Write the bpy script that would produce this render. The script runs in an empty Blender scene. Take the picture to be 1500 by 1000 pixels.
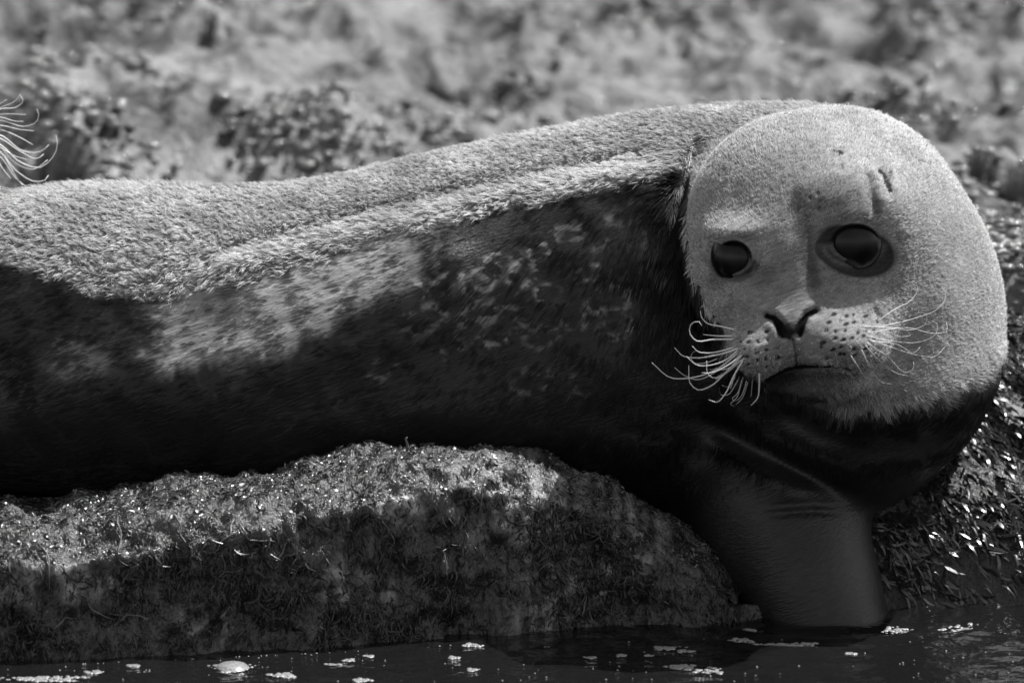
import bpy, math, random
import numpy as np
from mathutils import Vector, Matrix

# ---------------------------------------------------------------- camera, sky, sun, exposure
rng = np.random.default_rng(7)
random.seed(7)
sc = bpy.context.scene
col = sc.collection
D, TH = 10.0, math.radians(9.0)
CT, ST = math.cos(TH), math.sin(TH)
LENS = 300.0
def _zt():
    dy = CT + ((500-908)/1500*.12)*ST; dz = -ST + ((500-908)/1500*.12)*CT
    t = (-.15 + D*CT)/dy
    return -(D*ST + t*dz)
ZT = _zt()
CAM = np.array([0.0, -D*CT, ZT + D*ST])
cam_d = bpy.data.cameras.new('camera'); cam = bpy.data.objects.new('camera', cam_d); col.objects.link(cam)
cam.location = CAM; cam.rotation_euler = (math.pi/2 - TH, 0, 0)
cam_d.lens = LENS; cam_d.sensor_width = 36; cam_d.clip_start = .1; cam_d.clip_end = 3000
cam_d.dof.use_dof = True; cam_d.dof.focus_distance = 9.84; cam_d.dof.aperture_fstop = 5.0
sc.camera = cam

SUN = Vector((.42, .27, .87)).normalized()
wd = bpy.data.worlds.new('World'); sc.world = wd; wd.use_nodes = True
nt = wd.node_tree; nt.nodes.clear()
sky = nt.nodes.new('ShaderNodeTexSky'); sky.sky_type = 'NISHITA'; sky.sun_disc = False
sky.sun_elevation = math.asin(SUN.z); sky.sun_rotation = math.atan2(SUN.x, SUN.y)
bw = nt.nodes.new('ShaderNodeRGBToBW'); bg = nt.nodes.new('ShaderNodeBackground'); wo = nt.nodes.new('ShaderNodeOutputWorld')
nt.links.new(sky.outputs[0], bw.inputs[0]); nt.links.new(bw.outputs[0], bg.inputs[0]); nt.links.new(bg.outputs[0], wo.inputs[0])
bg.inputs[1].default_value = .15
sd = bpy.data.lights.new('sun', 'SUN'); sd.energy = 5.0; sd.angle = math.radians(.53)
so = bpy.data.objects.new('sun', sd); col.objects.link(so); so.location = (0, 0, 8)
so.rotation_euler = SUN.to_track_quat('Z', 'Y').to_euler()
vs = sc.view_settings; vs.view_transform = 'Standard'; vs.look = 'None'; vs.exposure = 0.35; vs.gamma = 1.0
sc.render.engine = 'CYCLES'
sc.cycles.use_denoising = True
sc.cycles.max_bounces = 6
sc.cycles.caustics_reflective = False; sc.cycles.caustics_refractive = False
sc.cycles.sample_clamp_indirect = 2.0

# ---------------------------------------------------------------- pixel <-> place
MP = .0008                                   # metres per photo pixel at the seal
def W(px, py, Y):
    """point on the pixel's ray where it crosses the vertical plane at depth Y"""
    a = (px-750)/1500*.12; b = (500-py)/1500*.12
    dy = CT + b*ST; dz = -ST + b*CT
    t = (Y-CAM[1])/dy
    return np.array([CAM[0]+t*a, Y, CAM[2]+t*dz])
def WZ(px, py, z, slope=0.0, y0=0.0):
    """point on the pixel's ray where it meets the ground z + slope*(Y-y0)"""
    a = (px-750)/1500*.12; b = (500-py)/1500*.12
    dy = CT + b*ST; dz = -ST + b*CT
    t = (z + slope*(CAM[1]-y0) - CAM[2])/(dz - slope*dy)
    return np.array([CAM[0]+t*a, CAM[1]+t*dy, CAM[2]+t*dz])
def PJ(P):
    r = np.asarray(P) - CAM
    dep = r[..., 1]*CT - r[..., 2]*ST
    up = r[..., 1]*ST + r[..., 2]*CT
    return 750 + r[..., 0]/dep/.12*1500, 500 - up/dep/.12*1500

# ---------------------------------------------------------------- numpy noise
def _hash(i, j, k, s):
    h = (i.astype(np.int64)*73856093) ^ (j.astype(np.int64)*19349663) ^ (k.astype(np.int64)*83492791) ^ (s*2654435761)
    h = (h ^ (h >> 13))*1274126177 & 0x7fffffff
    h = (h ^ (h >> 16))*668265263 & 0x7fffffff
    return (h & 0xffff)/65535.0
def vnoise(x, y, z, s=0):
    xi, yi, zi = np.floor(x), np.floor(y), np.floor(z)
    fx, fy, fz = x-xi, y-yi, z-zi
    fx = fx*fx*(3-2*fx); fy = fy*fy*(3-2*fy); fz = fz*fz*(3-2*fz)
    xi = xi.astype(np.int64); yi = yi.astype(np.int64); zi = zi.astype(np.int64)
    out = 0
    for a in (0, 1):
        for b in (0, 1):
            for c in (0, 1):
                w = (fx if a else 1-fx)*(fy if b else 1-fy)*(fz if c else 1-fz)
                out = out + w*_hash(xi+a, yi+b, zi+c, s)
    return out*2-1
def fbm(x, y, z, o=4, s=0, g=.5):
    out = 0; a = 1; f = 1
    for i in range(o):
        out = out + a*vnoise(x*f+i*17.3, y*f+i*5.1, z*f+i*9.7, s+i); a *= g; f *= 2.03
    return out
def ridged(x, y, z, o=4, s=0):
    out = 0; a = 1; f = 1
    for i in range(o):
        out = out + a*(1-2*np.abs(vnoise(x*f+i*11.3, y*f+i*3.1, z*f+i*7.7, s+i))); a *= .5; f *= 2.05
    return out
def sstep(a, b, x):
    t = np.clip((x-a)/(b-a), 0, 1); return t*t*(3-2*t)
def curve(xs, ys, x, sm=0):
    """smooth interpolation through the points"""
    xs = np.asarray(xs, float); ys = np.asarray(ys, float)
    m = np.gradient(ys, xs)
    x = np.clip(x, xs[0], xs[-1]); i = np.clip(np.searchsorted(xs, x)-1, 0, len(xs)-2)
    h = xs[i+1]-xs[i]; t = (x-xs[i])/h
    return ((2*t**3-3*t**2+1)*ys[i] + (t**3-2*t**2+t)*h*m[i] + (-2*t**3+3*t**2)*ys[i+1] + (t**3-t**2)*h*m[i+1])

# ---------------------------------------------------------------- material helpers
def grey(v): return (v, v, v, 1)
def new_mat(name):
    m = bpy.data.materials.new(name); m.use_nodes = True
    n = m.node_tree; b = n.nodes['Principled BSDF']
    return m, n, b
def N(n, t, **k):
    x = n.nodes.new(t)
    for a, v in k.items(): setattr(x, a, v)
    return x
def noise(n, scale, detail=4, rough=.55, coord=None, dist=0):
    t = N(n, 'ShaderNodeTexNoise'); t.inputs['Scale'].default_value = scale
    t.inputs['Detail'].default_value = detail; t.inputs['Roughness'].default_value = rough; t.inputs['Distortion'].default_value = dist
    if coord is not None: n.links.new(coord, t.inputs['Vector'])
    return t
def ramp(n, src, pts):
    r = N(n, 'ShaderNodeValToRGB'); e = r.color_ramp.elements
    while len(e) < len(pts): e.new(.5)
    for q, (p, v) in zip(e, pts): q.position = p; q.color = grey(v)
    n.links.new(src, r.inputs[0]); return r
def objcoord(n, scale=(1, 1, 1), rot=(0, 0, 0)):
    g = N(n, 'ShaderNodeNewGeometry'); mp = N(n, 'ShaderNodeMapping')
    mp.inputs['Scale'].default_value = scale; mp.inputs['Rotation'].default_value = rot
    n.links.new(g.outputs['Position'], mp.inputs['Vector']); return mp.outputs[0]
def bump(n, src, dist, strength=1.0, prev=None):
    b = N(n, 'ShaderNodeBump'); b.inputs['Distance'].default_value = dist; b.inputs['Strength'].default_value = strength
    n.links.new(src, b.inputs['Height'])
    if prev is not None: n.links.new(prev.outputs[0], b.inputs['Normal'])
    return b
def mixf(n, fac, a, b, op='MIX'):
    m = N(n, 'ShaderNodeMix', data_type='FLOAT')
    for k, v in ((0, fac), (2, a), (3, b)):
        if hasattr(v, 'links') or hasattr(v, 'is_output'): n.links.new(v, m.inputs[k])
        else: m.inputs[k].default_value = v
    return m.outputs[0]
def math_(n, op, a, b=None):
    m = N(n, 'ShaderNodeMath', operation=op)
    for k, v in ((0, a), (1, b)):
        if v is None: continue
        if hasattr(v, 'is_output'): n.links.new(v, m.inputs[k])
        else: m.inputs[k].default_value = v
    return m.outputs[0]

def mesh_np(name, V, F, mats, smooth=True):
    """mesh from numpy verts and equal-length faces"""
    me = bpy.data.meshes.new(name); V = np.asarray(V, np.float32); F = np.asarray(F, np.int32)
    k = F.shape[1]
    me.vertices.add(len(V)); me.vertices.foreach_set('co', V.ravel())
    me.loops.add(F.size); me.loops.foreach_set('vertex_index', F.ravel())
    me.polygons.add(len(F)); me.polygons.foreach_set('loop_start', np.arange(0, F.size, k, dtype=np.int32))
    me.update(calc_edges=True); me.validate()
    if smooth: me.polygons.foreach_set('use_smooth', np.ones(len(me.polygons), bool))
    for m in (mats if isinstance(mats, (list, tuple)) else [mats]): me.materials.append(m)
    return me
def link(name, data, parent=None, loc=None):
    o = bpy.data.objects.new(name, data); col.objects.link(o)
    if parent: o.parent = parent
    if loc is not None: o.location = loc
    return o
def tag(o, label=None, cat=None, group=None, kind=None):
    if label: o['label'] = label
    if cat: o['category'] = cat
    if group: o['group'] = group
    if kind: o['kind'] = kind
    return o
def attr(me, name, vals):
    a = me.attributes.new(name, 'FLOAT', 'POINT'); a.data.foreach_set('value', np.asarray(vals, np.float32))
def verts_of(me):
    a = np.empty(len(me.vertices)*3, np.float32); me.vertices.foreach_get('co', a); return a.reshape(-1, 3).astype(float)
def normals_of(me):
    a = np.empty(len(me.vertices)*3, np.float32); me.vertices.foreach_get('normal', a); return a.reshape(-1, 3).astype(float)

# ---------------------------------------------------------------- implicit bodies
class Field:
    def __init__(s, lo, hi, h):
        s.lo = np.array(lo, float); s.h = h; s.n = np.ceil((np.array(hi)-s.lo)/h).astype(int)+1
        s.ax = [(s.lo[i] + h*np.arange(s.n[i])).astype(np.float32) for i in range(3)]
        s.f = np.full(s.n, 1.0, np.float32)
    def box(s, lo, hi):
        a = np.clip(np.floor((np.array(lo)-s.lo)/s.h).astype(int), 0, s.n); b = np.clip(np.ceil((np.array(hi)-s.lo)/s.h).astype(int)+1, 0, s.n)
        sl = tuple(slice(a[i], b[i]) for i in range(3))
        return sl, s.ax[0][sl[0]][:, None, None], s.ax[1][sl[1]][None, :, None], s.ax[2][sl[2]][None, None, :]
    def union(s, sl, d, k):
        f = s.f[sl]; d = d.astype(np.float32)
        if k <= 0: s.f[sl] = np.minimum(f, d); return
        h = np.clip(.5+.5*(d-f)/k, 0, 1); s.f[sl] = d*(1-h)+f*h - k*h*(1-h)
    def ell(s, c, r, R=None, k=.02):
        c = np.array(c, np.float32); r = np.array(r, np.float32); m = max(r)+k*2+.01
        sl, x, y, z = s.box(c-m, c+m); x = x-c[0]; y = y-c[1]; z = z-c[2]
        if R is not None and abs(R[0][2]) > 1e-6:
            R = np.array(R, np.float32)
            x, y, z = R[0][0]*x+R[0][1]*y+R[0][2]*z, R[1][0]*x+R[1][1]*y+R[1][2]*z, R[2][0]*x+R[2][1]*y+R[2][2]*z
        k0 = np.sqrt((x/r[0])**2+(y/r[1])**2+(z/r[2])**2); k1 = np.sqrt((x/r[0]**2)**2+(y/r[1]**2)**2+(z/r[2]**2)**2)+1e-9
        s.union(sl, k0*(k0-1)/k1, k)
    def mesh(s):
        """naive surface nets"""
        f = s.f; n = s.n; ins = f < 0
        c = np.zeros(n-1, np.int8)
        for a in (0, 1):
            for b in (0, 1):
                for d in (0, 1):
                    c += ins[a:n[0]-1+a, b:n[1]-1+b, d:n[2]-1+d]
        act = (c > 0) & (c < 8); idx = -np.ones(n-1, np.int64); I = np.argwhere(act); idx[act] = np.arange(len(I))
        acc = np.zeros((len(I), 3)); cnt = np.zeros(len(I))
        cor = [(a, b, d) for a in (0, 1) for b in (0, 1) for d in (0, 1)]
        fv = {q: f[I[:, 0]+q[0], I[:, 1]+q[1], I[:, 2]+q[2]].astype(float) for q in cor}
        for q in cor:
            for ax in range(3):
                if q[ax]: continue
                p = list(q); p[ax] = 1; p = tuple(p)
                A, B = fv[q], fv[p]; m = (A < 0) != (B < 0)
                t = np.where(m, A/np.where(m, A-B, 1), 0)
                pt = np.tile(np.array(q, float), (len(I), 1)); pt[:, ax] = t
                acc += pt*m[:, None]; cnt += m
        V = s.lo + s.h*(I + acc/cnt[:, None])
        Q = []
        for ax in range(3):
            sl0 = [slice(None)]*3; sl1 = [slice(None)]*3; sl0[ax] = slice(0, -1); sl1[ax] = slice(1, None)
            ch = ins[tuple(sl0)] != ins[tuple(sl1)]; E = np.argwhere(ch)
            u, v = [(1, 2), (2, 0), (0, 1)][ax]
            ok = (E[:, u] > 0) & (E[:, v] > 0) & (E[:, u] < n[u]-1) & (E[:, v] < n[v]-1); E = E[ok]
            def at(du, dv):
                e = E.copy(); e[:, u] += du; e[:, v] += dv; return idx[e[:, 0], e[:, 1], e[:, 2]]
            q = np.stack([at(-1, -1), at(0, -1), at(0, 0), at(-1, 0)], 1)
            fl = ~ins[E[:, 0], E[:, 1], E[:, 2]]
            q[fl] = q[fl][:, ::-1]; Q.append(q)
        return V, np.concatenate(Q)
def relax(V, F, it=2, lam=.5):
    e = np.concatenate([F[:, [i, (i+1) % F.shape[1]]] for i in range(F.shape[1])])
    deg = np.bincount(e[:, 0], minlength=len(V))+np.bincount(e[:, 1], minlength=len(V))
    for _ in range(it):
        s = np.zeros_like(V)
        for k in range(3):
            s[:, k] = np.bincount(e[:, 0], V[e[:, 1], k], len(V))+np.bincount(e[:, 1], V[e[:, 0], k], len(V))
        V = V + lam*(s/np.maximum(deg, 1)[:, None]-V)
    return V
def split_quads(V, F):
    """every quad into four, then eased (one Catmull-Clark-like step)"""
    F = F.astype(np.int64); nV = len(V); E = np.stack([F, np.roll(F, -1, 1)], -1); key = E.min(-1)*nV+E.max(-1)
    uq, inv = np.unique(key, return_inverse=True); inv = inv.reshape(F.shape)
    fc = V[F].mean(1); V2 = np.concatenate([V, .5*(V[uq//nV]+V[uq % nV]), fc])
    e = nV+inv; c = nV+len(uq)+np.arange(len(F))
    Q = np.concatenate([np.stack([F[:, i], e[:, i], c, e[:, i-1]], 1) for i in range(4)])
    return relax(V2, Q, 2, .4), Q.astype(np.int32)

# ---------------------------------------------------------------- the seal: one continuous body
# torso sections read along the photograph: back line, widest line, belly line, half width in depth
TX = np.array([-620, -480, -300, -150, 0, 100, 200, 300, 400, 500, 600, 700, 800, 900, 1000, 1100, 1200, 1300])
TT = np.array([470, 440, 385, 330, 288, 273, 271, 274, 272, 258, 234, 212, 193, 174, 161, 154, 158, 190])
TB = np.array([650, 670, 690, 700, 712, 722, 728, 728, 728, 728, 726, 728, 735, 745, 760, 770, 768, 745])
TM = np.array([570, 575, 580, 578, 575, 575, 575, 572, 566, 555, 535, 515, 500, 490, 480, 470, 460, 450])
TW = np.array([.07, .10, .145, .17, .185, .19, .195, .2, .205, .21, .212, .215, .22, .222, .22, .215, .21, .2])
TY = np.array([.10, .10, .10, .10, .09, .08, .08, .08, .08, .09, .1, .11, .12, .12, .12, .12, .12, .12])
def px_at(x): return 750 + x/MP/1.008
def build_seal_field(h=.005):
    F = Field((-1.25, -.42, -.12), (.63, .40, .74), h)
    sl, x, y, z = F.box((-1.25, -.42, -.12), (.63, .40, .74))
    p = px_at(F.ax[0]); pc = np.clip(p, TX[0], 1230)
    zz = lambda T: np.array([W(q, v, yy)[2] for q, v, yy in zip(pc, curve(TX, T, pc), curve(TX, TY, pc))])
    zt, zb, zm = zz(TT), zz(TB), zz(TM); w = curve(TX, TW, pc); yc = curve(TX, TY, pc)
    r3 = lambda a: a[:, None, None]
    hz = np.where(z > r3(zm), r3(zt-zm), r3(zm-zb))
    ext = np.maximum(0, (p-1230)*MP/.17)**2 + np.maximum(0, (TX[0]-p)*MP/.06)**2
    rr = np.sqrt(((y-r3(yc))/r3(w))**2 + ((z-r3(zm))/hz)**2 + r3(ext))
    F.f[:] = ((rr-1)*np.minimum(np.minimum(r3(w), hz), .2)).astype(np.float32)
    def e(px, py, Y, rx, ry, rz, k=.03, roll=0):
        """ellipsoid: centre pixel and depth, half sizes across and up in pixels, depth in metres, roll in degrees"""
        c = W(px, py, Y); a = math.radians(roll)
        R = [[math.cos(a), 0, math.sin(a)], [0, 1, 0], [-math.sin(a), 0, math.cos(a)]]
        F.ell(c, (rx*MP, rz, ry*MP), R, k)
    # chest and throat mass, neck
    e(1262, 505, .02, 190, 250, .21, .05, roll=62-90+10)
    e(1225, 387, -.01, 205, 230, .21, .03)
    e(1343, 480, .0, 122, 190, .20, .035)
    # skull and face
    e(1165, 335, -.10, 157, 165, .165, .03)
    e(1160, 415, -.17, 128, 105, .12, .05)
    e(1165, 486, -.225, 88, 66, .105, .04)
    e(1166, 395, -.20, 52, 90, .10, .05)            # bridge
    e(1162, 474, -.275, 44, 34, .06, .03)           # nose
    e(1108, 511, -.262, 47, 41, .075, .022)           # whisker pads
    e(1234, 502, -.250, 68, 46, .08, .03)
    e(1190, 556, -.225, 72, 30, .07, .02)           # chin
    e(1080, 452, -.205, 36, 26, .075, .02)           # cheek under the eye
    e(1262, 440, -.17, 60, 48, .075, .04)
    e(1078, 336, -.215, 42, 20, .055, .025)           # brows
    e(1238, 308, -.20, 50, 26, .055, .03)
    e(1258, 325, -.15, 85, 85, .10, .05)            # upright side of the face
    e(1238, 288, -.185, 74, 34, .088, .04)
    e(1330, 560, -.12, 110, 44, .10, .05, roll=10)  # jowl
    # foreflipper reaching down into the water
    for t in np.linspace(0, 1, 9):
        e(1128+98*t, 715+250*t, -.01-.115*t, 122-44*t, 80-20*t, .13-.075*t, .035, roll=-18)
    e(1075, 760, .0, 90, 70, .11, .04, roll=-30)
    e(1092, 806, -.035, 80, 74, .075, .04, roll=-35)
    # hind flippers, beyond the frame
    for sgn in (-1, 1):
        c = np.array([-1.08, .10+sgn*.07, W(-620, 590, .1)[2]]); F.ell(c, (.11, .035, .06), None, .03)
        F.ell(c+np.array([-.09, sgn*.03, -.01]), (.07, .02, .085), None, .03)
    return F
FLD = build_seal_field()
BV, BF = FLD.mesh()
BV = relax(BV, BF, 3, .5)
BV, BF = split_quads(BV, BF)

def seg_d(px, py, pts):
    """pixel distance to a polyline"""
    d = np.full(px.shape, 1e9)
    for (x0, y0), (x1, y1) in zip(pts[:-1], pts[1:]):
        vx, vy = x1-x0, y1-y0; t = np.clip(((px-x0)*vx+(py-y0)*vy)/(vx*vx+vy*vy+1e-9), 0, 1)
        d = np.minimum(d, np.hypot(px-x0-t*vx, py-y0-t*vy))
    return d
def gau(px, py, x, y, rx, ry, roll=0):
    a = math.radians(roll); u = (px-x)*math.cos(a)+(py-y)*math.sin(a); v = -(px-x)*math.sin(a)+(py-y)*math.cos(a)
    return np.sqrt((u/rx)**2+(v/ry)**2)
LEYE = (1075, 377, 22, 20.5, 12); REYE = (1251, 354, 29, 21.5, -9)
NOSTRIL_L = [(1124, 463), (1134, 466), (1142, 476), (1147, 488)]
NOSTRIL_R = [(1194, 456), (1182, 462), (1174, 474), (1169, 488)]
MOUTH = [(1124, 557), (1134, 550), (1150, 543), (1168, 538), (1200, 536), (1228, 538), (1246, 542)]
PITS = []
for r, (y0, x0, x1, n_) in enumerate([(489, 1100, 1122, 2), (501, 1086, 1128, 4), (513, 1080, 1136, 5), (525, 1084, 1138, 5), (537, 1096, 1134, 4)]):
    for i in range(n_): PITS.append((x0+(x1-x0)*i/max(1, n_-1)+random.uniform(-4, 4), y0+random.uniform(-4, 4)))
for r, (y0, x0, x1, n_) in enumerate([(462, 1222, 1268, 4), (474, 1212, 1282, 6), (486, 1206, 1284, 6), (498, 1204, 1284, 6), (510, 1206, 1280, 6), (522, 1212, 1268, 5)]):
    for i in range(n_): PITS.append((x0+(x1-x0)*i/max(1, n_-1)+random.uniform(-5, 5), y0+random.uniform(-4, 4)-.07*(i*10)))
MARKS = [(1187, 290, 2.6), (1198, 284, 3), (1202, 296, 3.4), (1201, 306, 3), (1230, 224, 5), (1222, 222, 3)]

def refine_face(V, F):
    """subdivide the faces of the face once more"""
    px, py = PJ(V); m = (px > 1000) & (px < 1330) & (py > 240) & (py < 600) & (V[:, 1] < -.07)
    fm = m[F].all(1)
    T = np.concatenate([F[:, [0, 1, 2]], F[:, [0, 2, 3]]]); sel = np.concatenate([fm, fm]); nV = np.int64(len(V))
    E = np.stack([T, np.roll(T, -1, 1)], -1).astype(np.int64); key = E.min(-1)*nV+E.max(-1)
    mk = np.unique(key[sel]); pos = np.clip(np.searchsorted(mk, key), 0, len(mk)-1); M = mk[pos] == key
    mid = np.where(M, nV+pos, -1)
    V2 = np.concatenate([V, .5*(V[mk//nV]+V[mk % nV])]); out = [T[~M.any(1)]]
    for r in range(3):                            # one or two split edges
        t = np.roll(T, -r, 1); m = np.roll(M, -r, 1); d = np.roll(mid, -r, 1)
        q = m[:, 0] & ~m[:, 1] & ~m[:, 2]; out += [np.stack([t[q, 0], d[q, 0], t[q, 2]], 1), np.stack([d[q, 0], t[q, 1], t[q, 2]], 1)]
        q = m[:, 0] & m[:, 1] & ~m[:, 2]; out += [np.stack([d[q, 0], t[q, 1], d[q, 1]], 1), np.stack([t[q, 0], d[q, 0], d[q, 1]], 1), np.stack([t[q, 0], d[q, 1], t[q, 2]], 1)]
    q = M.all(1); t, d = T[q], mid[q]
    out += [np.stack([t[:, 0], d[:, 0], d[:, 2]], 1), np.stack([d[:, 0], t[:, 1], d[:, 1]], 1), np.stack([d[:, 2], d[:, 1], t[:, 2]], 1), d]
    return V2, np.concatenate(out).astype(np.int32)
BV, BF = refine_face(BV, BF)
def tri_normals(V, F):
    n = np.cross(V[F[:, 1]]-V[F[:, 0]], V[F[:, 2]]-V[F[:, 0]]); vn = np.zeros_like(V)
    for k in range(3):
        for j in range(3): vn[:, k] += np.bincount(F[:, j], n[:, k], len(V))
    return vn/np.maximum(np.linalg.norm(vn, axis=1, keepdims=True), 1e-12), n
BN, _ = tri_normals(BV, BF)
PX, PY = PJ(BV)
front = sstep(.0, .25, -BN[:, 1])
headm = ((PX > 1000) & (PX < 1480) & (BV[:, 1] < -.03)).astype(float)
TOCAM = np.array([0, -CT, ST])
disp = np.zeros(len(BV))
face = front*headm
for (x, y, rx, ry, ro), lid in ((LEYE, 1), (REYE, 1)):
    g = gau(PX, PY, x, y, rx, ry, ro)
    disp += face*(-.032*(1-sstep(.9, 1.04, g)))                       # opening
    disp += face*(.0045*np.exp(-((g-1.2)/.16)**2))                    # rim
    disp += face*(-.006*np.exp(-(g/1.9)**2))
    low = sstep(-.1, .5, (PY-y)/ry)
    disp += face*low*(1 if x < 1200 else .4)*(.0022*np.exp(-((g-1.62)/.10)**2)-.0018*np.exp(-((g-1.42)/.08)**2)-.0016*np.exp(-((g-1.80)/.08)**2))
for q in (NOSTRIL_L, NOSTRIL_R):
    d = seg_d(PX, PY, q); disp += face*(-.010*np.exp(-(d/6)**2)+.001*np.exp(-((d-13)/6)**2))
disp += face*(-.002*np.exp(-(seg_d(PX, PY, [(1161, 492), (1164, 510), (1166, 522), (1167, 536)])/4)**2))
dm = seg_d(PX, PY, MOUTH)*(1+.35*vnoise(PX/9, PY/9, PX*0, 13))*(1+2.2*sstep(1180, 1250, PX)); disp += face*(-.006*np.exp(-(dm/3.5)**2)+.0015*np.exp(-((dm-13)/7)**2))
fi = np.nonzero(face > .01)[0]; fx_, fy_ = PX[fi], PY[fi]
for (x, y) in PITS: disp[fi] += face[fi]*(-.0022*np.exp(-(gau(fx_, fy_, x, y, 3.6, 3.0, -15))**2))
for (x, y, r) in MARKS: disp += face*(-.003*np.exp(-(gau(PX, PY, x, y, r, r))**2))
for (x, y, rx, ry, ro, a_) in ((1126, 408, 24, 36, 20, -.012), (1208, 412, 22, 40, -15, -.012), (1070, 440, 34, 14, -10, .010), (1078, 338, 40, 13, -8, .006), (1060, 470, 14, 26, 20, -.006),
                               (1108, 506, 40, 30, 0, .010), (1236, 498, 58, 36, 0, .010), (1250, 318, 52, 14, -8, .006), (1300, 430, 26, 50, 0, -.006)):
    disp += face*a_*np.exp(-gau(PX, PY, x, y, rx, ry, ro)**2)
# crease round the whisker pad, cheek folds, ear opening and the crease before it
disp += face*(-.007*np.exp(-(seg_d(PX, PY, [(1282, 458), (1296, 480), (1296, 508), (1280, 530)])/7)**2))
disp += face*(-.0045*np.exp(-(seg_d(PX, PY, [(1070, 440), (1066, 462), (1072, 482)])/6)**2))
disp += face*(-.0035*np.exp(-(seg_d(PX, PY, [(1092, 400), (1108, 394)])/4)**2))
disp += headm*(-.010*np.exp(-(seg_d(PX, PY, [(1290, 254), (1298, 262), (1302, 280)])/6)**2))
disp += headm*(-.006*np.exp(-(seg_d(PX, PY, [(1272, 262), (1277, 285), (1281, 310)])/7)**2)+.004*np.exp(-(seg_d(PX, PY, [(1270, 246), (1286, 262), (1290, 290)])/9)**2))
# wet folds of the chest, the cuff of the flipper
ch = front*(PX > 980)*(PY > 540)*(BV[:, 1] < .15)
for pts, w_, a_ in (([(1110, 590), (1180, 628), (1260, 655), (1350, 650), (1420, 610)], 20, -.014),
                    ([(1000, 590), (1100, 660), (1190, 700), (1255, 736)], 18, -.014),
                    ([(1100, 612), (1190, 660), (1300, 690)], 12, -.005),
                    ([(1120, 560), (1180, 594), (1260, 622), (1340, 622)], 12, .007),
                    ([(1020, 640), (1110, 690), (1200, 722), (1245, 736)], 12, .007),
                    ([(1090, 756), (1190, 748), (1262, 752)], 6, -.003), ([(1090, 744), (1190, 737), (1262, 741)], 7, .003)):
    e_ = sstep(0, 70, np.hypot(PX-pts[0][0], PY-pts[0][1]))*sstep(0, 70, np.hypot(PX-pts[-1][0], PY-pts[-1][1]))
    disp += ch*e_*a_*np.exp(-(seg_d(PX, PY, pts)/w_)**2)*(1+.35*vnoise(PX/40, PY/40, PX*0, 9))
HLP = [(1024, 215), (1008, 250), (1001, 300), (1003, 350), (1010, 395), (1022, 437), (1042, 472), (1052, 495), (1056, 520), (1072, 548)]
disp += front*(-.022*np.exp(-(seg_d(PX, PY, HLP)/9)**2))*(PX < 1120)
# loose skin: broad undulation over the back and side
tors = 1-sstep(930, 1010, PX)
disp += tors*(.006*fbm(BV[:, 0]*7+3, BV[:, 1]*7, BV[:, 2]*9, 3, 5))
disp += tors*front*.022*np.exp(-(seg_d(PX, PY, [(60, 575), (220, 560), (330, 545), (450, 510), (560, 455), (640, 400)])/62)**2)
FOLD1 = [(330, 368), (420, 345), (520, 318), (640, 288), (760, 260), (860, 242), (960, 226)]
disp += tors*front*(-.010*np.exp(-(seg_d(PX, PY, FOLD1)/11)**2)+.006*np.exp(-(seg_d(PX, PY, [(x, y+22) for x, y in FOLD1])/14)**2))
BV = BV + disp[:, None]*TOCAM
BN, _ = tri_normals(BV, BF)

# dry pale fur against dark wet fur
DRYX = np.array([-700, -200, 0, 60, 95, 140, 200, 280, 350, 420, 490, 560, 640, 700, 760, 830, 900, 950, 1012])
DRYY = np.array([420, 395, 392, 396, 412, 432, 438, 432, 415, 395, 375, 352, 331, 318, 305, 291, 276, 266, 258])
JAWX = np.array([1000, 1085, 1130, 1160, 1230, 1300, 1370, 1430, 1465, 1500])
JAWY = np.array([545, 552, 560, 566, 596, 606, 592, 572, 530, 500])
HLY = np.array([0, 200, 250, 300, 350, 395, 435, 468, 490, 515, 540, 553, 562, 1000])
HLX = np.array([1060, 1030, 1012, 1006, 1008, 1015, 1029, 1050, 1062, 1065, 1080, 1100, 1124, 1150])
def is_head(P, px, py):
    return (px > np.interp(py, HLY, HLX)) & ((P[:, 1] < .03-.0003*np.maximum(0, 1060-px)) | (px > 1220))
def dryness(P, px, py, jit=1.0):
    """1 on dry fur, 0 on wet fur, smooth over a few pixels"""
    j = jit*(9*vnoise(px/14, py/40, px*0, 3)+5*vnoise(px/5, py/9, px*0, 4))
    back = sstep(-5, 5, np.interp(px, DRYX, DRYY)+j-py)
    hd = sstep(-12, 12, np.interp(px, JAWX, JAWY)+j*1.2-py)
    ishead = is_head(P, px+1.2*j*.4, py)
    near = np.where(ishead, hd, back)
    far = sstep(-.02, .02, P[:, 2]-(.36+.1*(P[:, 0]+.3))+.02*j/9)
    return np.where((P[:, 1] < .16) | (px > 1220), near, far)
PX, PY = PJ(BV)
dry = dryness(BV, PX, PY)
headm = is_head(BV, PX, PY).astype(float)
face = sstep(-.1, .2, -BN[:, 1])*headm
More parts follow.
